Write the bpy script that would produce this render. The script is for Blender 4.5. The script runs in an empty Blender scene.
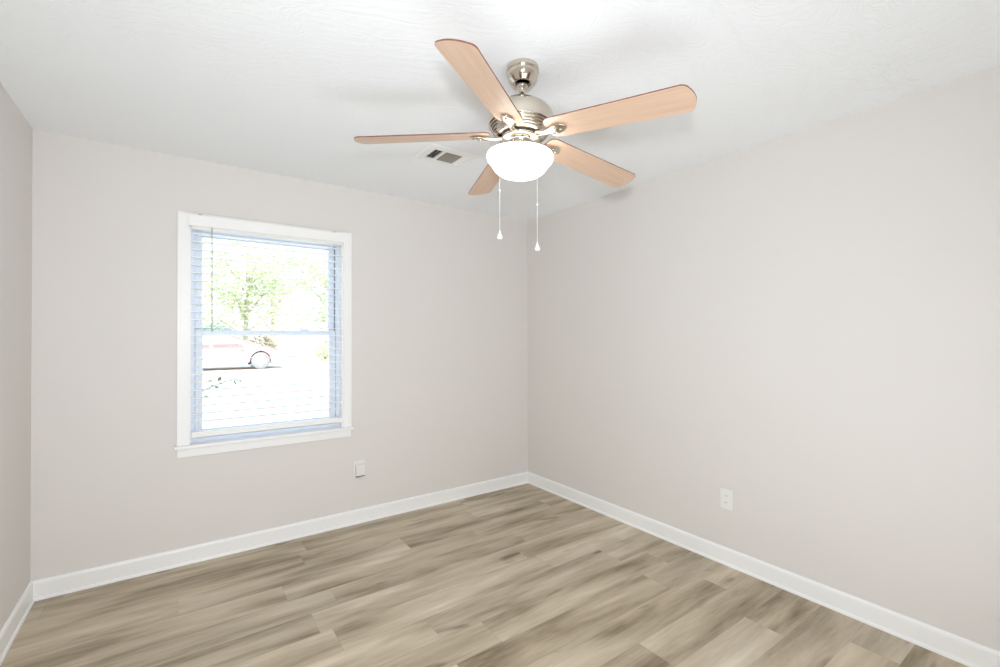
import bpy, bmesh, math, random
from mathutils import Vector, Matrix
PI = math.pi
R = math.radians
C = bpy.context.scene.collection
S = bpy.context.scene

# ------------------------------------------------------------------ camera, world, lights, exposure
S.view_settings.view_transform = 'Standard'
S.view_settings.look = 'None'
S.view_settings.gamma = 1
S.view_settings.use_curve_mapping = False
S.view_settings.exposure = 0.05
S.cycles.max_bounces = 12
S.cycles.diffuse_bounces = 8
S.cycles.transparent_max_bounces = 24

FPX = 455.96
YAW, PITCH, ROLL, HC = 0.61709, 0.0067954, -0.0016387, 1.359
cd = bpy.data.cameras.new('camera')
cam = bpy.data.objects.new('camera', cd)
C.objects.link(cam)
cd.sensor_width = 36
cd.lens = FPX * 36 / 1000
cd.clip_start = 0.02
cd.clip_end = 300
d = Vector((math.sin(YAW) * math.cos(PITCH), math.cos(YAW) * math.cos(PITCH), math.sin(PITCH)))
q = d.to_track_quat('-Z', 'Y')
cam.matrix_world = Matrix.Translation((0, 0, HC)) @ q.to_matrix().to_4x4() @ Matrix.Rotation(ROLL, 4, 'Z')
S.camera = cam

w = bpy.data.worlds.new('sky')
S.world = w
w.use_nodes = True
nt = w.node_tree
bg = nt.nodes['Background']
tc = nt.nodes.new('ShaderNodeTexCoord')
sep = nt.nodes.new('ShaderNodeSeparateXYZ')
cr = nt.nodes.new('ShaderNodeValToRGB')
nt.links.new(tc.outputs['Generated'], sep.inputs[0])
nt.links.new(sep.outputs['Z'], cr.inputs[0])
nt.links.new(cr.outputs[0], bg.inputs[0])
cr.color_ramp.elements[0].position = 0.0
cr.color_ramp.elements[0].color = (0.86, 0.93, 1, 1)
cr.color_ramp.elements[1].position = 0.6
cr.color_ramp.elements[1].color = (0.55, 0.75, 1, 1)
bg.inputs[1].default_value = 2.1


def lamp(name, kind, loc, power, color=(1, 1, 1), size=0.1, sy=None, target=None):
    l = bpy.data.lights.new(name, kind)
    l.energy = power
    l.color = color
    if kind == 'AREA':
        l.shape = 'RECTANGLE'
        l.size = size
        l.size_y = sy or size
    elif kind in ('POINT', 'SPOT'):
        l.shadow_soft_size = size
    o = bpy.data.objects.new(name, l)
    C.objects.link(o)
    o.location = loc
    if target is not None:
        o.rotation_euler = (Vector(target) - Vector(loc)).to_track_quat('-Z', 'Y').to_euler()
    return o


sun = lamp('sun', 'SUN', (0, -10, 20), 7.0, (1, 0.96, 0.88), target=(6, 4, 0))
sun.data.angle = R(0.6)
# the photographer's flash, just above the camera
fl = lamp('camera_flash', 'SPOT', (-0.02, -0.03, HC + 0.19), 118, (0.90, 0.96, 1), 0.06, target=(1.1, 1.75, 1.35))
fl.data.spot_size = R(146)
fl.data.spot_blend = 1.0
# added fill, out of view: a wide panel near the floor, aimed at the ceiling
lamp('fill_uplight', 'AREA', (0.65, 0.12, 0.12), 30, (0.915, 0.96, 1), 2.0, 1.0, target=(1.15, 1.7, 2.44))
# added fill lamp in the unseen hall, shining through the doorway
lamp('hall_fill', 'AREA', (-0.1, -1.45, 1.5), 12, (0.92, 0.96, 1), 1.1, 1.6, target=(0.2, 0, 1.45))

# ------------------------------------------------------------------ helpers


def srgb(r, g, b):
    f = lambda c: (c / 255 / 12.92) if c / 255 <= 0.04045 else ((c / 255 + 0.055) / 1.055) ** 2.4
    return (f(r), f(g), f(b), 1)


def mat(name, col, rough=0.5, metal=0.0, noise=0.0, nscale=8.0, bump=0.0, bscale=60.0, emis=None, estr=0, stretch=(1, 1, 1), spec=0.5):
    m = bpy.data.materials.new(name)
    m.use_nodes = True
    n = m.node_tree
    b = n.nodes['Principled BSDF']
    b.inputs['Base Color'].default_value = col
    b.inputs['Roughness'].default_value = rough
    b.inputs['Metallic'].default_value = metal
    b.inputs['Specular IOR Level'].default_value = spec
    if emis:
        b.inputs['Emission Color'].default_value = emis
        b.inputs['Emission Strength'].default_value = estr
    t = n.nodes.new('ShaderNodeTexCoord')
    mp = n.nodes.new('ShaderNodeMapping')
    mp.inputs['Scale'].default_value = stretch
    n.links.new(t.outputs['Object'], mp.inputs[0])
    if noise:
        x = n.nodes.new('ShaderNodeTexNoise')
        x.inputs['Scale'].default_value = nscale
        x.inputs['Detail'].default_value = 5
        n.links.new(mp.outputs[0], x.inputs['Vector'])
        mx = n.nodes.new('ShaderNodeMix')
        mx.data_type = 'RGBA'
        mx.inputs[6].default_value = tuple(c * (1 - noise) for c in col[:3]) + (1,)
        mx.inputs[7].default_value = tuple(min(1, c * (1 + noise)) for c in col[:3]) + (1,)
        n.links.new(x.outputs['Fac'], mx.inputs[0])
        n.links.new(mx.outputs[2], b.inputs['Base Color'])
    if bump:
        x = n.nodes.new('ShaderNodeTexNoise')
        x.inputs['Scale'].default_value = bscale
        x.inputs['Detail'].default_value = 4
        n.links.new(mp.outputs[0], x.inputs['Vector'])
        bp = n.nodes.new('ShaderNodeBump')
        bp.inputs['Strength'].default_value = bump
        bp.inputs['Distance'].default_value = 0.004
        n.links.new(x.outputs['Fac'], bp.inputs['Height'])
        n.links.new(bp.outputs[0], b.inputs['Normal'])
    return m


def box(bm, x0, x1, y0, y1, z0, z1, mi=0):
    vs = [bm.verts.new(p) for p in ((x0, y0, z0), (x1, y0, z0), (x1, y1, z0), (x0, y1, z0), (x0, y0, z1), (x1, y0, z1), (x1, y1, z1), (x0, y1, z1))]
    fs = []
    for f in ((0, 3, 2, 1), (4, 5, 6, 7), (0, 1, 5, 4), (1, 2, 6, 5), (2, 3, 7, 6), (3, 0, 4, 7)):
        fc = bm.faces.new([vs[i] for i in f])
        fc.material_index = mi
        fs.append(fc)
    return vs


def lathe(bm, prof, n=48, c=(0, 0, 0), mi=0, smooth=True):
    rings = []
    for r, z in prof:
        if r < 1e-5:
            rings.append([bm.verts.new((c[0], c[1], c[2] + z))])
        else:
            rings.append([bm.verts.new((c[0] + r * math.cos(2 * PI * k / n), c[1] + r * math.sin(2 * PI * k / n), c[2] + z)) for k in range(n)])
    for a, b in zip(rings, rings[1:]):
        for k in range(n):
            k2 = (k + 1) % n
            if len(a) == 1 and len(b) == 1:
                continue
            if len(a) == 1:
                f = bm.faces.new((a[0], b[k2], b[k]))
            elif len(b) == 1:
                f = bm.faces.new((a[k], a[k2], b[0]))
            else:
                f = bm.faces.new((a[k], a[k2], b[k2], b[k]))
            f.smooth = smooth
            f.material_index = mi


def tube(bm, pts, r, n=8, mi=0, caps=True):
    pts = [Vector(p) for p in pts]
    rr = r if isinstance(r, (list, tuple)) else [r] * len(pts)
    rings = []
    for i, p in enumerate(pts):
        t = (pts[min(i + 1, len(pts) - 1)] - pts[max(i - 1, 0)]).normalized()
        a = t.orthogonal().normalized() if i == 0 else (a - t * a.dot(t)).normalized()
        b = t.cross(a)
        rings.append([bm.verts.new(p + rr[i] * (a * math.cos(2 * PI * k / n) + b * math.sin(2 * PI * k / n))) for k in range(n)])
    for A, B in zip(rings, rings[1:]):
        for k in range(n):
            f = bm.faces.new((A[k], A[(k + 1) % n], B[(k + 1) % n], B[k]))
            f.smooth = True
            f.material_index = mi
    if caps:
        bm.faces.new(list(reversed(rings[0]))).material_index = mi
        bm.faces.new(rings[-1]).material_index = mi


def obj(name, bm, mats, parent=None, bevel=0, loc=None, kind=None, seg=2, normals=True):
    if normals:
        bmesh.ops.recalc_face_normals(bm, faces=bm.faces)
    me = bpy.data.meshes.new(name)
    bm.to_mesh(me)
    bm.free()
    o = bpy.data.objects.new(name, me)
    C.objects.link(o)
    for m in (mats if isinstance(mats, (list, tuple)) else [mats]):
        me.materials.append(m)
    if parent:
        o.parent = parent
    if loc:
        o.location = loc
    if bevel:
        md = o.modifiers.new('bevel', 'BEVEL')
        md.width = bevel
        md.segments = seg
        md.limit_method = 'ANGLE'
        md.angle_limit = R(40)
    if kind:
        o['kind'] = kind
    return o


def empty(name, loc, label=None, cat=None, group=None, kind=None, rz=0):
    o = bpy.data.objects.new(name, None)
    C.objects.link(o)
    o.empty_display_size = 0.1
    o.location = loc
    o.rotation_euler = (0, 0, rz)
    tag(o, label, cat, group, kind)
    return o


def tag(o, label=None, cat=None, group=None, kind=None):
    if label:
        o['label'] = label
    if cat:
        o['category'] = cat
    if group:
        o['group'] = group
    if kind:
        o['kind'] = kind
    return o


NB = lambda: bmesh.new()

# ------------------------------------------------------------------ materials
M = {}
M['wall'] = mat('wall_paint', srgb(224, 220, 217), 0.75, bump=0.08, bscale=220, noise=0.006, nscale=3)
M['white'] = mat('white_gloss_paint', srgb(245, 245, 245), 0.38, noise=0.01, nscale=6)
M['vinyl'] = mat('window_vinyl', srgb(230, 236, 247), 0.4, noise=0.01, nscale=6)
M['blind'] = mat('blind_faux_wood', srgb(246, 246, 245), 0.45, noise=0.01, nscale=6)
M['gap_shade'] = mat('gap_shade_grey', srgb(120, 124, 138), 0.7, noise=0.05, nscale=20)
M['clip'] = mat('clip_grey_plastic', srgb(120, 120, 116), 0.3, noise=0.05, nscale=30)
M['wand'] = mat('wand_clear_grey', srgb(196, 198, 186), 0.25, noise=0.05, nscale=30)
M['nickel'] = mat('brushed_nickel', srgb(208, 200, 186), 0.15, 1.0, bump=0.05, bscale=90, stretch=(1, 1, 12))
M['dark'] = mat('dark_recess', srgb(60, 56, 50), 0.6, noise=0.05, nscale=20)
M['edge'] = mat('blade_edge_cherry', srgb(122, 74, 66), 0.35, noise=0.2, nscale=20)
M['bowl'] = mat('frosted_glass_lit', (0.9, 0.9, 0.88, 1), 0.25, emis=(1, 0.985, 0.96, 1), estr=1.7, noise=0.01, nscale=6)
M['plastic'] = mat('white_plastic', srgb(238, 238, 234), 0.3, noise=0.01, nscale=6)
M['jack'] = mat('offwhite_painted_plastic', srgb(232, 230, 227), 0.5, noise=0.01, nscale=6)
M['grey_vent'] = mat('vent_louver_grey', srgb(150, 145, 136), 0.6, noise=0.05, nscale=20)

# ceiling: white paint over a brushed-swirl texture
m = bpy.data.materials.new('ceiling_textured_paint')
m.use_nodes = True
n = m.node_tree
b = n.nodes['Principled BSDF']
b.inputs['Base Color'].default_value = srgb(244, 247, 250)
b.inputs['Roughness'].default_value = 0.7
t = n.nodes.new('ShaderNodeTexCoord')
nz = n.nodes.new('ShaderNodeTexNoise')
nz.inputs['Scale'].default_value = 2.2
nz.inputs['Detail'].default_value = 2
nz.inputs['Distortion'].default_value = 1.5
n.links.new(t.outputs['Object'], nz.inputs['Vector'])
vr = n.nodes.new('ShaderNodeVectorRotate')
vr.rotation_type = 'Z_AXIS'
ml = n.nodes.new('ShaderNodeMath')
ml.operation = 'MULTIPLY'
ml.inputs[1].default_value = 0.6
n.links.new(nz.outputs['Fac'], ml.inputs[0])
n.links.new(t.outputs['Object'], vr.inputs['Vector'])
n.links.new(ml.outputs[0], vr.inputs['Angle'])
mp = n.nodes.new('ShaderNodeMapping')
mp.inputs['Rotation'].default_value = (0, 0, R(50))
mp.inputs['Scale'].default_value = (9, 75, 9)
n.links.new(vr.outputs[0], mp.inputs[0])
n2 = n.nodes.new('ShaderNodeTexNoise')
n2.inputs['Scale'].default_value = 1
n2.inputs['Detail'].default_value = 3
n.links.new(mp.outputs[0], n2.inputs['Vector'])
bp = n.nodes.new('ShaderNodeBump')
bp.inputs['Strength'].default_value = 0.6
bp.inputs['Distance'].default_value = 0.004
n.links.new(n2.outputs['Fac'], bp.inputs['Height'])
n.links.new(bp.outputs[0], b.inputs['Normal'])
M['ceiling'] = m

# floor: greige vinyl planks laid along x
PW, PL = 0.178, 1.22


def floor_mat():
    m = bpy.data.materials.new('vinyl_plank')
    m.use_nodes = True
    n = m.node_tree
    L = n.links.new
    b = n.nodes['Principled BSDF']
    t = n.nodes.new('ShaderNodeTexCoord')
    s = n.nodes.new('ShaderNodeSeparateXYZ')
    L(t.outputs['Object'], s.inputs[0])

    def mt(op, a, c=None, d=None):
        x = n.nodes.new('ShaderNodeMath')
        x.operation = op
        for i, v in enumerate((a, c, d)):
            if v is None:
                continue
            if isinstance(v, (int, float)):
                x.inputs[i].default_value = v
            else:
                L(v, x.inputs[i])
        return x.outputs[0]
    yy = mt('DIVIDE', mt('ADD', s.outputs['Y'], 10 * PW - 0.055), PW)
    row = mt('FLOOR', yy)
    wn = n.nodes.new('ShaderNodeTexWhiteNoise')
    wn.noise_dimensions = '1D'
    L(row, wn.inputs['W'])
    xx = mt('ADD', mt('DIVIDE', mt('ADD', s.outputs['X'], 10), PL), wn.outputs['Value'])
    col = mt('FLOOR', xx)
    cb = n.nodes.new('ShaderNodeCombineXYZ')
    L(row, cb.inputs[0])
    L(col, cb.inputs[1])
    w2 = n.nodes.new('ShaderNodeTexWhiteNoise')
    w2.noise_dimensions = '3D'
    L(cb.outputs[0], w2.inputs['Vector'])
    pid = w2.outputs['Value']
    # per-plank offset of the grain
    off = n.nodes.new('ShaderNodeVectorMath')
    off.operation = 'SCALE'
    L(w2.outputs['Color'], off.inputs[0])
    off.inputs['Scale'].default_value = 31
    ad = n.nodes.new('ShaderNodeVectorMath')
    ad.operation = 'ADD'
    L(t.outputs['Object'], ad.inputs[0])
    L(off.outputs[0], ad.inputs[1])

    def noise(scale, sc, det, dist=0.0, rough=0.5):
        mp = n.nodes.new('ShaderNodeMapping')
        mp.inputs['Scale'].default_value = sc
        L(ad.outputs[0], mp.inputs[0])
        x = n.nodes.new('ShaderNodeTexNoise')
        x.inputs['Scale'].default_value = scale
        x.inputs['Detail'].default_value = det
        x.inputs['Distortion'].default_value = dist
        x.inputs['Roughness'].default_value = rough
        L(mp.outputs[0], x.inputs['Vector'])
        return x.outputs['Fac']
    broad = noise(1.0, (1.3, 8.0, 1), 3, 0.25, 0.55)
    fine = noise(1.0, (5, 70, 1), 4, 0.3, 0.6)
    pores = noise(1.0, (22, 300, 1), 2, 0.0, 0.6)
    knot = noise(1.0, (3.0, 10, 1), 1.5, 0.5)
    v = mt('MULTIPLY_ADD', broad, 0.98, mt('MULTIPLY', fine, 0.22))
    v = mt('MULTIPLY_ADD', pores, 0.10, v)
    v = mt('MULTIPLY_ADD', pid, 0.12, v)
    kn = n.nodes.new('ShaderNodeMapRange')
    kn.inputs['From Min'].default_value = 0.66
    kn.inputs['From Max'].default_value = 0.80
    L(knot, kn.inputs['Value'])
    v = mt('SUBTRACT', v, mt('MULTIPLY', kn.outputs[0], 0.28))
    ramp = n.nodes.new('ShaderNodeValToRGB')
    e = ramp.color_ramp.elements
    e[0].position = 0.45
    e[0].color = srgb(124, 110, 89)
    e[1].position = 1.02
    e[1].color = srgb(226, 214, 195)
    for p, cc in ((0.57, (161, 147, 125)), (0.70, (187, 173, 151)), (0.84, (205, 192, 171))):
        k = e.new(p)
        k.color = srgb(*cc)
    L(v, ramp.inputs[0])
    # hue drift plank to plank
    hs = n.nodes.new('ShaderNodeMix')
    hs.data_type = 'RGBA'
    hs.blend_type = 'MULTIPLY'
    hs.inputs[0].default_value = 1
    cr2 = n.nodes.new('ShaderNodeValToRGB')
    cr2.color_ramp.elements[0].color = (1.0, 0.985, 0.95, 1)
    cr2.color_ramp.elements[1].color = (0.97, 0.985, 1.0, 1)
    L(w2.outputs['Color'], cr2.inputs[0])
    L(ramp.outputs[0], hs.inputs[6])
    L(cr2.outputs[0], hs.inputs[7])
    # seams
    fy = mt('FRACT', yy)
    fx = mt('FRACT', xx)
    sy = mt('LESS_THAN', mt('MINIMUM', fy, mt('SUBTRACT', 1, fy)), 0.006)
    sx = mt('LESS_THAN', mt('MINIMUM', fx, mt('SUBTRACT', 1, fx)), 0.0009)
    seam = mt('MAXIMUM', sx, sy)
    dk = n.nodes.new('ShaderNodeMix')
    dk.data_type = 'RGBA'
    L(mt('MULTIPLY', seam, 0.16), dk.inputs[0])
    L(hs.outputs[2], dk.inputs[6])
    dk.inputs[7].default_value = srgb(90, 80, 66)
    L(dk.outputs[2], b.inputs['Base Color'])
    b.inputs['Roughness'].default_value = 0.46
    b.inputs['Specular IOR Level'].default_value = 0.4
    bp = n.nodes.new('ShaderNodeBump')
    bp.inputs['Strength'].default_value = 0.12
    bp.inputs['Distance'].default_value = 0.002
    L(mt('SUBTRACT', fine, seam), bp.inputs['Height'])
    L(bp.outputs[0], b.inputs['Normal'])
    return m


M['floor'] = floor_mat()


def blade_mat():
    m = bpy.data.materials.new('blade_light_maple')
    m.use_nodes = True
    n = m.node_tree
    L = n.links.new
    b = n.nodes['Principled BSDF']
    t = n.nodes.new('ShaderNodeTexCoord')
    mp = n.nodes.new('ShaderNodeMapping')
    mp.inputs['Scale'].default_value = (4, 90, 10)
    L(t.outputs['Object'], mp.inputs[0])
    x = n.nodes.new('ShaderNodeTexNoise')
    x.inputs['Scale'].default_value = 1
    x.inputs['Detail'].default_value = 4
    L(mp.outputs[0], x.inputs['Vector'])
    r = n.nodes.new('ShaderNodeValToRGB')
    r.color_ramp.elements[0].position = 0.3
    r.color_ramp.elements[0].color = srgb(205, 173, 150)
    r.color_ramp.elements[1].position = 0.7
    r.color_ramp.elements[1].color = srgb(215, 187, 164)
    L(x.outputs['Fac'], r.inputs[0])
    L(r.outputs[0], b.inputs['Base Color'])
    b.inputs['Roughness'].default_value = 0.32
    return m


M['blade'] = blade_mat()

m = bpy.data.materials.new('window_glass')
m.use_nodes = True
n = m.node_tree
n.nodes.remove(n.nodes['Principled BSDF'])
out = n.nodes['Material Output']
tr = n.nodes.new('ShaderNodeBsdfTransparent')
tr.inputs[0].default_value = (0.96, 0.98, 0.97, 1)
gl = n.nodes.new('ShaderNodeBsdfGlossy')
gl.inputs['Roughness'].default_value = 0.02
lw = n.nodes.new('ShaderNodeLayerWeight')
lw.inputs[0].default_value = 0.12
mx = n.nodes.new('ShaderNodeMixShader')
n.links.new(lw.outputs['Fresnel'], mx.inputs[0])
n.links.new(tr.outputs[0], mx.inputs[1])
n.links.new(gl.outputs[0], mx.inputs[2])
n.links.new(mx.outputs[0], out.inputs[0])
M['glass'] = m

# ------------------------------------------------------------------ room shell
XL, XR, YB, YF, H = -0.612, 2.679, 3.328, -0.43, 2.44
WT = 0.16
WX0, WX1, WZ0, WZ1 = 0.062, 0.975, 0.705, 2.053      # window opening

bm = NB()
box(bm, XL - WT, XR + WT, YF - 1.4, YB + WT, -0.12, 0)
obj('floor', bm, M['floor'], kind='structure')
bm = NB()
box(bm, XL - WT, XR + WT, YF - 1.4, YB + WT, H, H + 0.12)
obj('ceiling', bm, M['ceiling'], kind='structure')
bm = NB()
box(bm, XL - WT, WX0, YB, YB + WT, 0, H)
box(bm, WX1, XR + WT, YB, YB + WT, 0, H)
box(bm, WX0, WX1, YB, YB + WT, 0, WZ0)
box(bm, WX0, WX1, YB, YB + WT, WZ1, H)
obj('wall_back', bm, M['wall'], kind='structure')
bm = NB()
box(bm, XR, XR + WT, YF - WT, YB, 0, H)
obj('wall_right', bm, M['wall'], kind='structure')
bm = NB()
box(bm, XL - WT, XL, YF - WT, YB, 0, H)
obj('wall_left', bm, M['wall'], kind='structure')
DX0, DX1, DZ = -0.5, 0.36, 2.05
bm = NB()
box(bm, XL, DX0, YF - 0.12, YF, 0, H)
box(bm, DX1, XR, YF - 0.12, YF, 0, H)
box(bm, DX0, DX1, YF - 0.12, YF, DZ, H)
obj('wall_front', bm, M['wall'], kind='structure')
bm = NB()
box(bm, XL - WT, 1.4, YF - 1.4, YF - 1.28, 0, H)
box(bm, XL - WT, XL - WT + 0.1, YF - 1.28, YF - 0.16, 0, H)
box(bm, 1.3, 1.4, YF - 1.28, YF - 0.12, 0, H)
obj('wall_hall', bm, M['wall'], kind='structure')


def base_profile():
    # depth from the wall, height
    return [(0, 0), (0.021, 0), (0.0205, 0.006), (0.0185, 0.012), (0.0145, 0.015), (0.0135, 0.016),
            (0.0132, 0.082), (0.0125, 0.089), (0.010, 0.095), (0.006, 0.099), (0, 0.1)]


def base(name, p0, p1, inward):
    # runs from p0 to p1 (on the wall), inward = unit vector into the room; mitred ends are simply butted
    bm = NB()
    pr = base_profile()
    rings = []
    for p in (p0, p1):
        rings.append([bm.verts.new((p[0] + inward[0] * a, p[1] + inward[1] * a, z)) for a, z in pr])
    k = len(pr)
    for i in range(k):
        bm.faces.new((rings[0][i], rings[0][(i + 1) % k], rings[1][(i + 1) % k], rings[1][i]))
    bm.faces.new(rings[0])
    bm.faces.new(list(reversed(rings[1])))
    return obj(name, bm, M['white'], kind='structure')


base('baseboard_back', (XL, YB), (XR, YB), (0, -1))
base('baseboard_right', (XR, YB), (XR, YF), (-1, 0))
base('baseboard_left', (XL, YF), (XL, YB), (1, 0))
base('baseboard_front', (DX1 + 0.07, YF), (XR - 0.0212, YF), (0, 1))
# doorway casing behind the camera
bm = NB()
for x0, x1, z0, z1 in ((DX0 - 0.06, DX0, 0, DZ + 0.06), (DX1, DX1 + 0.06, 0, DZ + 0.06), (DX0, DX1, DZ, DZ + 0.06)):
    box(bm, x0, x1, YF, YF + 0.014, z0, z1)
obj('trim_1', bm, M['white'], kind='structure', bevel=0.003)

# ------------------------------------------------------------------ window
win = empty('window_1', (0, 0, 0), kind='structure')
bm = NB()
yc = YB - 0.016
for x0, x1, z0, z1 in ((0.005, WX0, 0.712, 2.108), (WX1, 1.030, 0.712, 2.108), (WX0, WX1, WZ1 + 0.001, 2.108)):
    box(bm, x0, x1, yc, YB, z0, z1)
    # raised outer band of the casing
for x0, x1, z0, z1 in ((0.003, 0.020, 0.712, 2.110), (1.015, 1.032, 0.712, 2.110), (0.020, 1.015, 2.093, 2.110)):
    box(bm, x0, x1, yc - 0.005, yc + 0.002, z0, z1)
obj('window_casing', bm, M['white'], win, bevel=0.002)
bm = NB()
box(bm, -0.012, 1.048, YB - 0.038, YB + 0.06, 0.690, 0.712)
obj('window_sill', bm, M['white'], win, bevel=0.006, seg=3)
bm = NB()
box(bm, 0.004, 1.031, YB - 0.014, YB, 0.640, 0.690)
obj('window_apron', bm, M['white'], win, bevel=0.003)
# jamb liner
bm = NB()
jt = 0.008
box(bm, WX0, WX0 + jt, YB - 0.002, YB + 0.06, 0.712, WZ1)
box(bm, WX1 - jt, WX1, YB - 0.002, YB + 0.06, 0.712, WZ1)
box(bm, WX0 + jt, WX1 - jt, YB - 0.002, YB + 0.06, WZ1 - jt, WZ1)
obj('window_jamb', bm, M['white'], win)
# vinyl frame
Y0, Y1 = YB + 0.06, YB + 0.15
FI = 0.026
bm = NB()
box(bm, WX0, WX0 + FI, Y0, Y1, WZ0, WZ1)
box(bm, WX1 - FI, WX1, Y0, Y1, WZ0, WZ1)
box(bm, WX0 + FI, WX1 - FI, Y0, Y1, WZ1 - 0.030, WZ1)
box(bm, WX0 + FI, WX1 - FI, Y0, Y1, WZ0, WZ0 + 0.028)
# parting stops
box(bm, WX0 + FI, WX0 + FI + 0.005, Y0, Y0 + 0.012, WZ0 + 0.028, WZ1 - 0.03)
box(bm, WX1 - FI - 0.005, WX1 - FI, Y0, Y0 + 0.012, WZ0 + 0.028, WZ1 - 0.03)
obj('window_frame', bm, M['vinyl'], win, bevel=0.0015)
ZM = 1.388


def sash(name, x0, x1, z0, z1, ya, yb, st, bot, top):
    bm = NB()
    box(bm, x0, x0 + st, ya, yb, z0, z1)
    box(bm, x1 - st, x1, ya, yb, z0, z1)
    box(bm, x0 + st, x1 - st, ya, yb, z0, z0 + bot)
    box(bm, x0 + st, x1 - st, ya, yb, z1 - top, z1)
    s_ = obj(name, bm, M['vinyl'], win, bevel=0.003)
    # grey strips stand in for the shade in the gap beside each stile
    bm = NB()
    for a in (x0 - 0.0045, x1 + 0.0005):
        box(bm, a, a + 0.004, ya + 0.003, yb - 0.004, z0, z1)
    g = obj('gap_shade_strip', bm, M['gap_shade'], s_)
    g['label'] = 'grey strip standing in for gap shade'
    bm = NB()
    ym = (ya + yb) / 2
    box(bm, x0 + st - 0.004, x1 - st + 0.004, ym - 0.002, ym + 0.002, z0 + bot - 0.004, z1 - top + 0.004)
    p = obj('glass_pane', bm, M['glass'], s_)
    p['label'] = 'clear glass pane'
    return s_


SX0, SX1 = WX0 + FI + 0.006, WX1 - FI - 0.006
lower = sash('lower_sash', SX0, SX1, WZ0 + 0.029, ZM + 0.015, YB + 0.074, YB + 0.104, 0.040, 0.048, 0.029)
upper = sash('upper_sash', SX0, SX1, ZM - 0.014, WZ1 - 0.031, YB + 0.108, YB + 0.138, 0.038, 0.029, 0.030)
for xx in (0.262, 0.735):
    bm = NB()
    lathe(bm, [(0.0, 0.0), (0.013, 0.0), (0.013, 0.006), (0.009, 0.010), (0, 0.010)], 16, (xx, YB + 0.089, ZM + 0.0155))
    pts = [(-0.036, 0), (-0.030, 0.008), (0.0, 0.013), (0.034, 0.006), (0.036, 0), (0.0, -0.012)]
    v0 = [bm.verts.new((xx + a, YB + 0.089 + c_, ZM + 0.0155)) for a, c_ in pts]
    v1 = [bm.verts.new((xx + a * 0.7, YB + 0.089 + c_ * 0.8, ZM + 0.0255)) for a, c_ in pts]
    bm.faces.new(v1)
    for i in range(6):
        bm.faces.new((v0[i], v0[(i + 1) % 6], v1[(i + 1) % 6], v1[i]))
    obj('sash_lock', bm, M['vinyl'], lower)

# ------------------------------------------------------------------ blind
bl = empty('window_blind', (0.517, YB - 0.02, 2.0), 'white two inch slatted blind with slats open, hanging in the window', 'blind')
inv = Matrix.Translation(bl.location).inverted()


def bp_(name, bm, m, par=None, **k):
    bmesh.ops.transform(bm, matrix=inv, verts=bm.verts)
    return obj(name, bm, m, par or bl, **k)


BX0, BX1 = 0.073, 0.964
YS = YB - 0.005     # slat centre
bm = NB()
box(bm, 0.058, 0.966, YB - 0.052, YB - 0.042, 2.026, 2.094)
box(bm, 0.058, 0.966, YB - 0.0545, YB - 0.042, 2.082, 2.094)
box(bm, 0.058, 0.068, YB - 0.042, YB - 0.0165, 2.026, 2.094)
box(bm, 0.956, 0.966, YB - 0.042, YB - 0.0165, 2.026, 2.094)
val = bp_('valance', bm, M['blind'], bevel=0.002)
for xx in (0.115, 0.905):
    bm = NB()
    box(bm, xx - 0.011, xx + 0.011, YB - 0.056, YB - 0.030, 2.094, 2.0965)
    cl = bp_('valance_clip', bm, M['clip'], val)
    cl['label'] = 'small grey plastic clip'
bm = NB()
box(bm, BX0, BX1, YS - 0.028, YS + 0.028, 2.012, 2.044)
bp_('headrail', bm, M['blind'], bevel=0.002)
bm = NB()
zs = 1.985
ztop = zs
while zs > 0.80:
    a = []
    N = 6
    W2 = 0.0248
    for side in (0, 1):
        for x in (BX0, BX1):
            a.append([bm.verts.new((x, YS - W2 + 2 * W2 * i / N, zs + 0.0016 * (1 - (2 * i / N - 1) ** 2) + (0.0022 if side else -0.0022))) for i in range(N + 1)])
    b0, b1, t0, t1 = a
    for i in range(N):
        bm.faces.new((b0[i], b0[i + 1], b1[i + 1], b1[i]))
        bm.faces.new((t0[i], t1[i], t1[i + 1], t0[i + 1]))
        bm.faces.new((b0[i], t0[i], t0[i + 1], b0[i + 1]))
        bm.faces.new((b1[i], b1[i + 1], t1[i + 1], t1[i]))
    bm.faces.new((b0[0], b1[0], t1[0], t0[0]))
    bm.faces.new((b0[N], t0[N], t1[N], b1[N]))
    zs -= 0.0474
bp_('slats', bm, M['blind'])
bm = NB()
box(bm, BX0, BX1, YS - 0.026, YS + 0.026, 0.752, 0.786)
bp_('bottom_rail', bm, M['blind'], bevel=0.006, seg=3)
for xx in (0.110, 0.928):
    for yy in (YS - 0.027, YS + 0.027):
        bm = NB()
        tube(bm, [(xx, yy, 2.02), (xx, yy, 1.4), (xx, yy, 0.755)], 0.0007, 5)
        bp_('ladder_cord', bm, M['blind'])
bm = NB()
tube(bm, [(0.176, YB - 0.036, 2.03), (0.176, YB - 0.038, 2.0), (0.177, YB - 0.038, 1.41)], 0.0034, 8)
tube(bm, [(0.177, YB - 0.038, 1.43), (0.177, YB - 0.038, 1.395)], 0.0042, 8)
wd = bp_('tilt_wand', bm, M['wand'])
wd['label'] = 'clear greyish plastic tilt wand'

# ------------------------------------------------------------------ ceiling fan
FX, FY, FZ = 1.1377, 1.4448, 2.175
fan = empty('ceiling_fan', (FX, FY, H), 'five-blade brushed nickel ceiling fan with light wood blades and a lit white glass bowl', 'ceiling fan')


def fp(name, bm, m, par=None, **k):
    return obj(name, bm, m, par or fan, **k)


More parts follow.
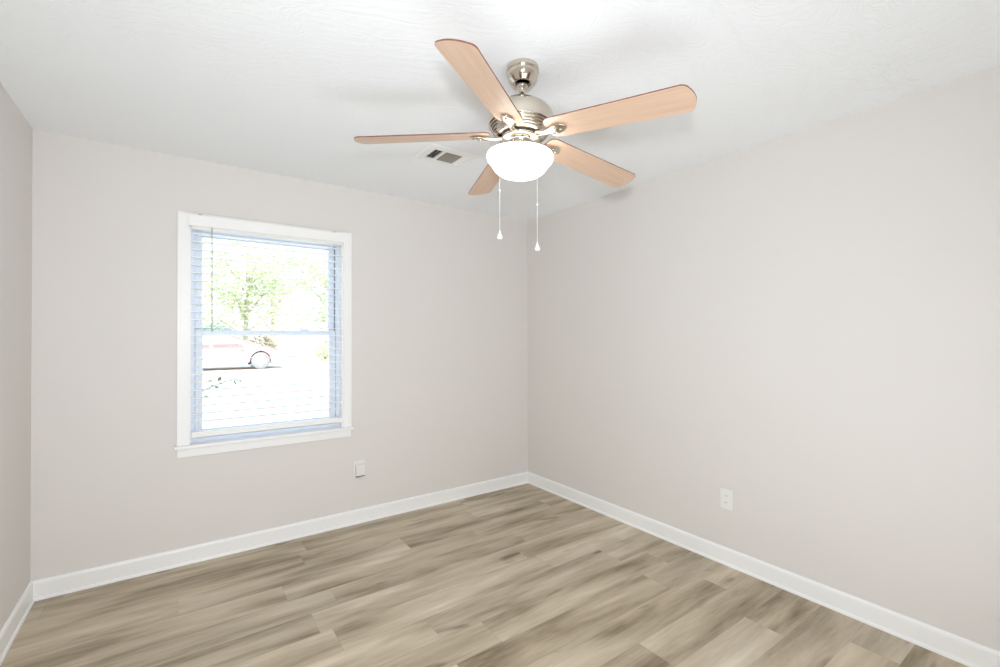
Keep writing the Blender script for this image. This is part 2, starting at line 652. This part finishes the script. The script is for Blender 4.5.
zz = lambda z: z - H
bm = NB()
lathe(bm, [(0.0, -0.0), (0.060, 0.0), (0.064, -0.004), (0.066, -0.014), (0.0665, -0.022), (0.064, -0.024), (0.0625, -0.030), (0.060, -0.042), (0.052, -0.056),
           (0.042, -0.064), (0.040, -0.068), (0.036, -0.069), (0.029, -0.066), (0.024, -0.058)], 56)
cn = fp('canopy', bm, M['nickel'])
cn.location = (-0.009, -0.013, 0)
bm = NB()
lathe(bm, [(0.0, -0.050), (0.018, -0.056), (0.025, -0.066), (0.022, -0.076), (0.0125, -0.082), (0.0125, -0.094), (0.0125, -0.118), (0.019, -0.120), (0.021, -0.132), (0.0, -0.132)], 32)
fp('downrod', bm, M['nickel'])
bm = NB()
prof = [(0.0, zz(2.310)), (0.024, zz(2.310)), (0.030, zz(2.307)), (0.060, zz(2.302)), (0.090, zz(2.290)), (0.112, zz(2.275)), (0.125, zz(2.259)), (0.131, zz(2.243)), (0.132, zz(2.228)), (0.131, zz(2.212))]
z = 2.2095
r = 0.1305
for i in range(5):
    prof += [(r, zz(z - 0.0005)), (r + 0.0005, zz(z - 0.003)), (r - 0.0005, zz(z - 0.0060)), (r - 0.0055, zz(z - 0.0066)), (r - 0.0065, zz(z - 0.0085))]
    z -= 0.0086
    r -= 0.0062
prof += [(0.099, zz(2.1655)), (0.092, zz(2.1650)), (0.060, zz(2.1648)), (0.0, zz(2.1648))]
lathe(bm, prof, 64)
fp('motor_housing', bm, M['nickel'])
bm = NB()   # dark disc, coloured as the shade in the gap under the housing
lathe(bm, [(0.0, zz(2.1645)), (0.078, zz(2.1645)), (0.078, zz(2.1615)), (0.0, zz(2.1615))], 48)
fp('motor_shadow_ring', bm, M['dark']).name = 'motor_gap_shade'
bm = NB()
lathe(bm, [(0.0, zz(2.161)), (0.074, zz(2.161)), (0.079, zz(2.158)), (0.079, zz(2.152)), (0.074, zz(2.148)), (0.050, zz(2.147)), (0.047, zz(2.145)), (0.047, zz(2.104)), (0.060, zz(2.101)), (0.0, zz(2.101))], 56)
for k in range(8):
    a = k * PI / 4 + 0.3
    x, y = 0.0475 * math.cos(a), 0.0475 * math.sin(a)
    tube(bm, [(x, y, zz(2.137)), (x, y, zz(2.105))], 0.006, 8)
fp('light_fitter', bm, M['nickel'])

bm = NB()
prof = [(0.1290, zz(2.088)), (0.1325, zz(2.089)), (0.1345, zz(2.085)), (0.1345, zz(2.077)), (0.1315, zz(2.067)), (0.1245, zz(2.0585)), (0.1170, zz(2.0535)), (0.1145, zz(2.0490)), (0.1120, zz(2.041)),
        (0.103, zz(2.028)), (0.086, zz(2.0145)), (0.064, zz(2.006)), (0.038, zz(2.0015)), (0.0, zz(2.000))]
inner = [(0.0, zz(2.004)), (0.038, zz(2.0055)), (0.062, zz(2.010)), (0.083, zz(2.0185)), (0.099, zz(2.031)), (0.108, zz(2.042)), (0.111, zz(2.052)), (0.114, zz(2.0575)), (0.122, zz(2.063)), (0.128, zz(2.070)), (0.130, zz(2.078)), (0.1290, zz(2.088))]
lathe(bm, prof, 64)
lathe(bm, inner, 64)
bw = fp('light_bowl', bm, M['bowl'])
bw['label'] = 'lit frosted white glass bowl'
for k in range(2):
    s = -1 if k else 1
    bm = NB()
    lathe(bm, [(0.0, 0.0), (0.012, 0.002), (0.013, 0.02), (0.017, 0.034), (0.028, 0.052), (0.030, 0.064), (0.024, 0.080), (0.012, 0.089), (0, 0.090)], 20)
    bmesh.ops.rotate(bm, verts=bm.verts, cent=(0, 0, 0), matrix=Matrix.Rotation(R(90) * s, 3, 'Y'))
    bmesh.ops.translate(bm, verts=bm.verts, vec=(0.004 * s, 0, zz(2.062)))
    fp('light_bulb', bm, M['bowl'])
lamp('fan_bulb', 'POINT', (FX - 0.009, FY + 0.003, 2.075), 1.2, (1, 0.985, 0.96), 0.04)

NBL = 5
PHI0 = 5.0283
PIT = 0.2218
DROOP = 0.0656
R0, R1 = 0.126, 0.6709


def blade_outline():
    pts = []
    w0, w1, rc = 0.0568, 0.0642, 0.027
    # root, rounded corners
    for k in range(7):
        a = PI + (PI / 2) * k / 6
        pts.append((R0 + 0.03 + 0.03 * math.cos(a), -(w0 - 0.03) + 0.03 * math.sin(a)))
    for k in range(13):
        a = -PI / 2 + (PI / 2 - 0.30) * k / 12
        pts.append((R1 - 0.010 - rc + rc * math.cos(a), -(w1 - rc) + rc * math.sin(a)))
    xe, ye = pts[-1]
    for k in range(1, 5):
        u = k / 5
        pts.append((xe + (R1 - xe) * (1 - (1 - u) ** 2), ye * (1 - u)))
    pts.append((R1, 0.0))
    half = pts[:]
    for x, y in reversed(half[:-1]):
        pts.append((x, -y))
    return pts


def mkblade():
    bm = NB()
    ol = blade_outline()
    th = 0.0048
    lo = [bm.verts.new((x, y, -th / 2)) for x, y in ol]
    hi = [bm.verts.new((x, y, th / 2)) for x, y in ol]
    bm.faces.new(list(reversed(lo))).material_index = 0
    bm.faces.new(hi).material_index = 1
    for i in range(len(ol)):
        j = (i + 1) % len(ol)
        bm.faces.new((lo[i], lo[j], hi[j], hi[i])).material_index = 1
    o = obj('blade', bm, [M['blade'], M['edge']], fan)
    # blade iron: a curved arm with an oval plate under the blade root
    bm = NB()
    secs = [(0.060, 0.020, -0.013, 0.006), (0.085, 0.017, -0.0125, 0.008), (0.105, 0.0135, -0.0135, 0.009), (0.122, 0.0135, -0.0135, 0.0085), (0.138, 0.017, -0.0125, 0.008), (0.152, 0.0225, -0.0110, 0.0075), (0.166, 0.0265, -0.0100, 0.0065),
            (0.180, 0.0265, -0.0090, 0.0055), (0.192, 0.022, -0.0080, 0.0045), (0.202, 0.014, -0.007, 0.0035), (0.208, 0.005, -0.0065, 0.003)]
    rings = []
    for r_, hw, zc, t_ in secs:
        ring = []
        for k in range(12):
            a = 2 * PI * k / 12
            zo = (t_ if math.sin(a) < 0 else t_ * 0.5) * math.sin(a)
            zz_ = zc + zo
            if r_ > 0.134:
                zz_ = min(zz_, -0.0030)
            ring.append(bm.verts.new((r_, hw * math.cos(a), zz_)))
        rings.append(ring)
    for A, B in zip(rings, rings[1:]):
        for k in range(12):
            f = bm.faces.new((A[k], A[(k + 1) % 12], B[(k + 1) % 12], B[k]))
            f.smooth = True
    bm.faces.new(rings[0])
    bm.faces.new(list(reversed(rings[-1])))
    for x, y in ((0.164, 0.013), (0.164, -0.013), (0.188, 0)):
        lathe(bm, [(0.0, -0.0035), (0.003, -0.0035), (0.0045, -0.0015), (0.0045, 0.001)], 12, (x, y, -0.0148))
    ir = obj('blade_iron', bm, M['nickel'], o)
    ir['label'] = 'brushed nickel blade bracket'
    return o


b0 = mkblade()
for k in range(NBL):
    if k == 0:
        o = b0
    else:
        o = b0.copy()
        C.objects.link(o)
        for ch in list(b0.children):
            c_ = ch.copy()
            C.objects.link(c_)
            c_.parent = o
    a = PHI0 + k * 2 * PI / 5
    o.parent = fan
    o.location = (0, 0, zz(FZ))
    o.matrix_basis = Matrix.Translation((0, 0, zz(FZ))) @ Matrix.Rotation(a, 4, 'Z') @ Matrix.Rotation(DROOP, 4, 'Y') @ Matrix.Rotation(-PIT, 4, 'X')

# pull chains, hanging behind the bowl
F_R = Vector((math.cos(YAW), -math.sin(YAW), 0))
F_D = Vector((math.sin(YAW), math.cos(YAW), 0))
for lat, dep, zb in ((-0.092, 0.115, 1.817), (0.070, 0.130, 1.770)):
    p = F_R * lat + F_D * dep
    pd = p.normalized()
    bm = NB()
    tube(bm, [pd * 0.045 + Vector((0, 0, zz(2.128))), pd * 0.09 + Vector((0, 0, zz(2.122))), p + Vector((0, 0, zz(2.106))), p + Vector((0, 0, zz(2.09))), p + Vector((0, 0, zz(zb)))], 0.0007, 6)
    zc = 2.085
    while zc > zb + 0.003:
        bmesh.ops.create_icosphere(bm, subdivisions=1, radius=0.0015, matrix=Matrix.Translation(p + Vector((0, 0, zz(zc)))))
        zc -= 0.006
    zk = 1.985 if lat < 0 else 1.93
    bmesh.ops.create_icosphere(bm, subdivisions=2, radius=0.0045, matrix=Matrix.Translation(p + Vector((0, 0, zz(zk)))))
    ch = fp('pull_chain', bm, M['plastic'])
    bm = NB()
    lathe(bm, [(0.0, 0.0), (0.0018, -0.001), (0.003, -0.008), (0.0075, -0.020), (0.0120, -0.030), (0.0122, -0.036), (0.0085, -0.040), (0.0, -0.041)], 20, (p.x, p.y, zz(zb)))
    fb = obj('fob', bm, M['plastic'], ch)
    fb['label'] = 'white teardrop fob'

# the fan hangs a little off plumb: everything below the canopy swings about its ball
piv = Vector((0, 0, -0.060))
tilt = Vector((0, 0, 1)).rotation_difference(Vector((0.0324, -0.0113, 1)).normalized()).to_matrix().to_4x4()
swing = Matrix.Translation(piv) @ tilt @ Matrix.Translation(-piv)
for ch in list(fan.children):
    if not ch.name.startswith(('canopy', 'pull_chain')):
        ch.matrix_basis = swing @ ch.matrix_basis

# ------------------------------------------------------------------ ceiling register
vx0, vx1, vy0, vy1 = 1.168, 1.470, 2.300, 2.540
vent = empty('ceiling_vent', ((vx0 + vx1) / 2, (vy0 + vy1) / 2, H), 'white rectangular air vent in the ceiling left of the fan bowl', 'vent')


def vp(name, bm, m, **k):
    bmesh.ops.transform(bm, matrix=Matrix.Translation(vent.location).inverted(), verts=bm.verts)
    return obj(name, bm, m, vent, **k)


ox0, ox1, oy0, oy1 = 1.214, 1.448, 2.352, 2.492
bm = NB()
zf = H - 0.006


def frame_ring(o_, i_, z0, z1):
    a = [bm.verts.new((x, y, z0)) for x, y in ((o_[0], o_[2]), (o_[1], o_[2]), (o_[1], o_[3]), (o_[0], o_[3]))]
    c_ = [bm.verts.new((x, y, z1)) for x, y in ((i_[0], i_[2]), (i_[1], i_[2]), (i_[1], i_[3]), (i_[0], i_[3]))]
    for k in range(4):
        bm.faces.new((a[k], a[(k + 1) % 4], c_[(k + 1) % 4], c_[k]))


mo = (vx0 + 0.012, vx1 - 0.012, vy0 + 0.012, vy1 - 0.012)
oi = (ox0, ox1, oy0, oy1)
frame_ring((vx0, vx1, vy0, vy1), mo, H - 0.0005, H - 0.006)
frame_ring(mo, oi, H - 0.006, H - 0.010)
frame_ring(oi, oi, H - 0.010, H - 0.0008)
box(bm, 1.271, 1.284, oy0, oy1, H - 0.011, H - 0.001)
box(bm, 1.398, 1.409, oy0, oy1, H - 0.011, H - 0.001)
vp('vent_frame', bm, M['white'])
bm = NB()
box(bm, ox0, ox1, oy0, oy1, H - 0.0012, H - 0.0004)
vp('backing', bm, M['dark'])


def louvre(axis, x0, x1, y0, y1, n_, tilt, hw, m):
    for i in range(n_):
        bm = NB()
        t_ = (i + 0.5) / n_
        if axis == 'x':     # blade runs along x
            yc_ = y0 + (y1 - y0) * t_
            dy, dz = hw * math.cos(tilt), hw * math.sin(tilt)
            v = [(x0, yc_ - dy, H - 0.0055 - dz), (x1, yc_ - dy, H - 0.0055 - dz), (x1, yc_ + dy, H - 0.0055 + dz), (x0, yc_ + dy, H - 0.0055 + dz)]
        else:
            xc_ = x0 + (x1 - x0) * t_
            dx, dz = hw * math.cos(tilt), hw * math.sin(tilt)
            v = [(xc_ - dx, y0, H - 0.0055 - dz), (xc_ - dx, y1, H - 0.0055 - dz), (xc_ + dx, y1, H - 0.0055 + dz), (xc_ + dx, y0, H - 0.0055 + dz)]
        th_ = Vector((0, 0, 0.0008))
        a = [bm.verts.new(p) for p in v]
        c_ = [bm.verts.new(Vector(p) + th_) for p in v]
        bm.faces.new(a)
        bm.faces.new(list(reversed(c_)))
        for k in range(4):
            bm.faces.new((a[k], c_[k], c_[(k + 1) % 4], a[(k + 1) % 4]))
        vp('louver', bm, m)


louvre('y', ox0 + 0.002, 1.270, oy0, oy1, 3, R(38), 0.0048, M['white'])
louvre('x', 1.285, 1.397, oy0 + 0.001, oy1 - 0.001, 12, R(-30), 0.0048, M['grey_vent'])  # middle louvers are coloured grey, the banks on either side white
louvre('y', 1.410, ox1 - 0.001, oy0, oy1, 4, R(-28), 0.0056, M['white'])

vent.location = ((vx0 + vx1) / 2 - 0.009, (vy0 + vy1) / 2 - 0.018, H)

# ------------------------------------------------------------------ wall outlet (right wall)
oc = (XR, 1.442, 0.387)
ot = empty('wall_outlet', oc, 'white duplex electrical outlet low on the right wall', 'outlet')
bm = NB()
box(bm, -0.006, 0, -0.037, 0.037, -0.059, 0.059)
obj('cover_plate', bm, M['plastic'], ot, bevel=0.004, seg=3)
for s in (-1, 1):
    bm = NB()
    zc = 0.0195 * s
    N = 20
    ring = []
    for k in range(N):
        a = 2 * PI * k / N
        ring.append((0.0172 * math.cos(a), max(-0.0125, min(0.0125, 0.0172 * math.sin(a)))))
    lo = [bm.verts.new((-0.006, y, zc + z)) for y, z in ring]
    hi = [bm.verts.new((-0.0085, y, zc + z)) for y, z in ring]
    bm.faces.new(hi)
    for k in range(N):
        bm.faces.new((lo[k], lo[(k + 1) % N], hi[(k + 1) % N], hi[k]))
    rc_ = obj('receptacle', bm, M['plastic'], ot)
    bm = NB()
    box(bm, -0.0088, -0.0084, 0.0050, 0.0070, zc - 0.002, zc + 0.006)
    box(bm, -0.0088, -0.0084, -0.0070, -0.0050, zc - 0.001, zc + 0.006)
    lathe(bm, [(0, 0), (0.0022, 0), (0.0022, 0.0005), (0, 0.0005)], 10, (-0.0088, 0, zc - 0.0065))
    sl = obj('slot', bm, M['dark'], rc_)
    sl['label'] = 'dark plug slots'
bm = NB()
lathe(bm, [(0, -0.0012), (0.003, -0.001), (0.0035, 0.0005)], 12)
bmesh.ops.rotate(bm, verts=bm.verts, cent=(0, 0, 0), matrix=Matrix.Rotation(R(90), 3, 'Y'))
bmesh.ops.translate(bm, verts=bm.verts, vec=(-0.006, 0, 0))
obj('screw', bm, M['plastic'], ot)

# ------------------------------------------------------------------ jack box (window wall)
jb = empty('wall_jack', (1.095, YB, 0.395), 'small off-white box on a wall plate below and right of the window', 'wall jack')
bm = NB()
box(bm, -0.043, 0.043, -0.006, 0, -0.062, 0.060)
obj('wall_plate', bm, M['jack'], jb, bevel=0.004, seg=3)
bm = NB()
vs = box(bm, -0.034, 0.036, -0.036, -0.006, -0.046, 0.040)
for v in vs:
    if v.co.y < -0.02 and v.co.z > 0:
        v.co.z -= 0.008
obj('housing', bm, M['jack'], jb, bevel=0.005, seg=3)
bm = NB()
vs = box(bm, -0.030, 0.032, -0.034, -0.0062, -0.056, -0.047)
for v in vs:
    if v.co.y < -0.02 and v.co.z < -0.05:
        v.co.z += 0.005
o = obj('lower_port', bm, M['clip'], jb, bevel=0.001)
o['label'] = 'grey recessed port'
bm = NB()
box(bm, -0.030, 0.000, -0.034, -0.0064, -0.0595, -0.0565)
obj('port_lip', bm, M['plastic'], jb, bevel=0.001)

# ------------------------------------------------------------------ outside
random.seed(7)
GZ = -0.05
GF = 0.10     # the far side of the drive lies a little higher
M['concrete'] = mat('pale_concrete', srgb(214, 210, 202), 0.9, noise=0.05, nscale=1.2)
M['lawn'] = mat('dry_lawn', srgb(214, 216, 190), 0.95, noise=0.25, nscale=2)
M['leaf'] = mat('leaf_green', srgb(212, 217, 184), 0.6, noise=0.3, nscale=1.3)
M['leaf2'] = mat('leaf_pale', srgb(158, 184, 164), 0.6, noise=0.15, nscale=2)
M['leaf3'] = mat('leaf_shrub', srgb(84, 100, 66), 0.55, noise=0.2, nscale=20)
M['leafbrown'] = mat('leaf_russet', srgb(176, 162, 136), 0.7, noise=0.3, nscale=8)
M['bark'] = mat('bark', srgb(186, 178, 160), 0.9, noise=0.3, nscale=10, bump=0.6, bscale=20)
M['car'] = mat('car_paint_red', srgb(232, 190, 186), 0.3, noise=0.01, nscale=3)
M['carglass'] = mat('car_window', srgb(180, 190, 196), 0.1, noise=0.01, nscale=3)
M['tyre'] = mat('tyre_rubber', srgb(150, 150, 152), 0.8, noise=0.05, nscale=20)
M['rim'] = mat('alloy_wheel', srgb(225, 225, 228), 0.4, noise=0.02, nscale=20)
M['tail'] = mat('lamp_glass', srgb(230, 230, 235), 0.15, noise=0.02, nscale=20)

bm = NB()
box(bm, -40, 60, YB + WT, 16.0, GZ - 0.2, GZ)
obj('ground', bm, M['concrete'], kind='structure')
bm = NB()
box(bm, -40, 60, 24.0, 80, GZ - 0.2, GF + 0.02)
obj('ground_lawn', bm, M['lawn'], kind='structure')
bm = NB()
vs = box(bm, -40, 60, 16.0, 24.0, GZ - 0.2, GF)
for v in vs:
    if v.co.z > 0 and v.co.y < 17:
        v.co.z = GZ - 0.001
bm.verts.ensure_lookup_table()
bmesh.ops.bisect_plane(bm, geom=bm.verts[:] + bm.edges[:] + bm.faces[:], plane_co=(0, 18.6, 0), plane_no=(0, 1, 0))
for v in bm.verts:
    if abs(v.co.y - 18.6) < 0.01 and v.co.z > GZ - 0.1:
        v.co.z = GF
obj('road', bm, M['concrete'], kind='structure')


def leaves(bm, n_, fpos, size):
    for _ in range(n_):
        p = fpos()
        s = size * random.uniform(0.6, 1.3)
        rot = Matrix.Rotation(random.uniform(0, 6.28), 3, 'Z') @ Matrix.Rotation(random.uniform(-1.3, 1.3), 3, 'X') @ Matrix.Rotation(random.uniform(-0.8, 0.8), 3, 'Y')
        pts = [(-s, 0, 0), (-s * 0.3, s * 0.42, 0.05 * s), (s * 0.5, s * 0.3, 0.0), (s, 0, -0.08 * s), (s * 0.5, -s * 0.3, 0), (-s * 0.3, -s * 0.42, 0.05 * s)]
        bm.faces.new([bm.verts.new(Vector(p) + rot @ Vector(q_)) for q_ in pts])


def blob(c, rx, ry, rz, shell=0.5):
    def f():
        while True:
            v = Vector([random.gauss(0, 1) for _ in range(3)]).normalized()
            k = random.uniform(shell, 1) ** 0.5
            return (c[0] + v.x * rx * k, c[1] + v.y * ry * k, c[2] + v.z * rz * k)
    return f


def tree(x, y, h, cr_, n_, label, leafm, trunk_r=0.16, clear=1.2, size=0.12):
    t_ = empty('leafy_tree', (x, y, GF), label, 'tree', 'trees across the road')
    bm = NB()
    hs = []
    tube(bm, [(0, 0, 0), (0.05, 0, clear * 0.6), (0.0, 0.05, clear), (0.1, 0, h * 0.6), (0.0, 0, h * 0.85)], [trunk_r * 1.3, trunk_r, trunk_r * 0.9, trunk_r * 0.6, 0.03], 10)
    for k in range(11):
        a = k * 2.4 + x
        z0 = clear + (h - clear) * 0.5 * (k / 11)
        L_ = cr_ * random.uniform(0.65, 1.0)
        e_ = Vector((math.cos(a) * L_, math.sin(a) * L_, z0 + random.uniform(0.15, 0.45) * (h - clear)))
        mid = Vector((e_.x * 0.5, e_.y * 0.5, z0 + (e_.z - z0) * 0.65))
        tube(bm, [(0, 0, z0), mid, e_], [0.06, 0.04, 0.012], 6)
        hs.append(e_)
        hs.append(mid)
    obj('trunk', bm, M['bark'], t_)
    bm = NB()
    hs.append(Vector((0, 0, h * 0.85)))
    for e_ in hs:
        leaves(bm, n_ // len(hs), blob(e_, cr_ * 0.42, cr_ * 0.42, cr_ * 0.3, 0.0), size)
    obj('foliage', bm, leafm, t_, normals=False)
    return t_


tree(3.1, 28.5, 7.8, 2.6, 4200, 'broad leafy tree seen through the centre of the window behind the car', M['leaf'])
tree(8.2, 29.5, 7.4, 2.3, 3200, 'leafy tree at the right side of the window view', M['leaf'])
tree(-0.6, 37.0, 9.5, 3.0, 2600, 'taller leafy tree at the left side of the window view', M['leaf'])
tree(6.2, 40.0, 11.0, 3.8, 4200, 'farthest leafy tree rising between the two nearer ones', M['leaf'], 0.2)


def shrub(name, c, rx, rz, n_, mm, label, size=0.06, cat='shrub'):
    t_ = empty(name, (c[0], c[1], GF if c[1] > 20 else GZ), label, cat)
    bm = NB()
    for k in range(7):
        a = k * 0.9
        tube(bm, [(0, 0, 0), (math.cos(a) * rx * 0.3, math.sin(a) * rx * 0.3, rz), (math.cos(a) * rx * 0.6, math.sin(a) * rx * 0.6, rz * 1.6)], [0.02, 0.014, 0.006], 6)
    obj('stems', bm, M['bark'], t_)
    bm = NB()
    leaves(bm, n_, blob((0, 0, rz * 1.02), rx, rx, rz, 0.3), size)
    obj('foliage', bm, mm, t_, normals=False)
    return t_


shrub('round_shrub', (1.35, 25.2), 0.9, 0.98, 1500, M['leaf2'], 'pale mint green rounded shrub seen at the left just above the meeting rail', 0.09)
shrub('low_shrub', (3.35, 24.4), 0.72, 0.68, 1300, M['leafbrown'], 'low russet brown shrub behind the parked car, below the meeting rail', 0.07)
shrub('low_shrub', (6.35, 24.8), 0.55, 0.55, 700, M['leaf'], 'small yellow-green shrub at the far right of the lower window pane', 0.07)

# shrub by the window with one sprig leaning into view
ws = shrub('window_shrub', (-0.50, 4.70), 0.42, 0.46, 900, M['leaf3'], 'green shrub just outside the window, its leafy sprig showing low at left', 0.03)
bm = NB()
pts = [Vector((0.1, 0, 0.55)), Vector((0.42, 0.0, 0.82)), Vector((0.68, 0, 0.95)), Vector((0.96, 0.02, 1.05))]
tube(bm, pts, [0.008, 0.007, 0.005, 0.003], 6)
for i in range(34):
    u = random.uniform(0.35, 1.0) * 3
    k = min(2, int(u))
    p = pts[k].lerp(pts[k + 1], u - k)
    leaves(bm, 1, lambda: p + Vector((random.uniform(-0.05, 0.05), random.uniform(-0.04, 0.04), random.uniform(-0.06, 0.05))), 0.034)
obj('sprig', bm, M['leaf3'], ws, normals=False)

# parked car
CX, CY = 2.70, 20.0
car = empty('parked_car', (CX - 1.3, CY + 0.85, GF), 'pale red car parked side-on beyond the window glass', 'car')
off = Vector((-(CX - 1.3), -(CY + 0.85), 0))


def carbody():
    # side outline, x relative to the car's middle, front at +x
    top = [(-2.20, 0.40), (-2.22, 0.70), (-2.12, 0.92), (-1.62, 0.98), (-1.10, 1.36), (-0.55, 1.45), (0.10, 1.42), (0.62, 1.20), (0.98, 0.97), (1.60, 0.88), (2.02, 0.74), (2.12, 0.52), (2.08, 0.32)]
    bot = []
    for cx_ in (1.30, -1.30):
        bot.append((cx_ + 0.40, 0.27))
        for k in range(9):
            a = PI * k / 8
            bot.append((cx_ + 0.385 * math.cos(a), 0.34 + 0.385 * math.sin(a)))
        bot.append((cx_ - 0.40, 0.27))
    ol = top + bot
    bm = NB()
    cols = []
    for y, sc, inn in ((-0.80, 0.985, 0), (-0.86, 1.0, 0), (0.86, 1.0, 0), (0.80, 0.985, 0)):
        col_ = []
        for x, z in ol:
            tuck = 0.0
            if z > 0.95:
                tuck = (z - 0.95) * 0.42
            yy_ = (abs(y) - tuck) * (1 if y > 0 else -1)
            col_.append(bm.verts.new((x * sc, yy_, z)))
        cols.append(col_)
    k = len(ol)
    for A, B in zip(cols, cols[1:]):
        for i in range(k):
            bm.faces.new((A[i], A[(i + 1) % k], B[(i + 1) % k], B[i]))
    for cc in (cols[0], cols[-1]):
        f = bm.faces.new(cc)
        bmesh.ops.triangulate(bm, faces=[f])
    return bm


obj('car_body', carbody(), M['car'], car, bevel=0.03)
for s in (-1, 1):
    for pl in ([(-1.45, 0.99), (-1.02, 1.32), (-0.48, 1.38), (-0.42, 0.99)], [(-0.34, 0.99), (-0.38, 1.38), (0.08, 1.35), (0.52, 1.17), (0.74, 0.99)]):
        bm = NB()
        y = lambda z_: s * (0.863 - (z_ - 0.95) * 0.42)
        a = [bm.verts.new((x, y(z_), z_)) for x, z_ in pl]
        c_ = [bm.verts.new((x, y(z_) + s * 0.006, z_)) for x, z_ in pl]
        bm.faces.new(a)
        bm.faces.new(c_)
        for k in range(4):
            bm.faces.new((a[k], a[(k + 1) % 4], c_[(k + 1) % 4], c_[k]))
        obj('side_window', bm, M['carglass'], car)
    for cx_ in (-1.30, 1.30):
        bm = NB()
        lathe(bm, [(0.20, -0.09), (0.30, -0.10), (0.335, -0.07), (0.335, 0.07), (0.30, 0.10), (0.20, 0.09)], 28)
        lathe(bm, [(0.0, -0.09), (0.06, -0.095), (0.20, -0.07), (0.215, -0.085), (0.215, 0.085), (0.20, 0.07), (0.06, 0.095), (0.0, 0.09)], 28, mi=1)
        bmesh.ops.rotate(bm, verts=bm.verts, cent=(0, 0, 0), matrix=Matrix.Rotation(R(90), 3, 'X'))
        o = obj('wheel', bm, [M['tyre'], M['rim']], car, loc=(cx_, s * 0.74, 0.335))
    bm = NB()
    box(bm, 0.52, 0.66, s * 0.93 - 0.07, s * 0.93 + 0.07, 0.97, 1.08)
    obj('side_mirror', bm, M['car'], car, bevel=0.03)
    bm = NB()
    box(bm, 1.86, 2.07, s * 0.70 - 0.14, s * 0.70 + 0.14, 0.60, 0.72)
    obj('headlight', bm, M['tail'], car, bevel=0.03)
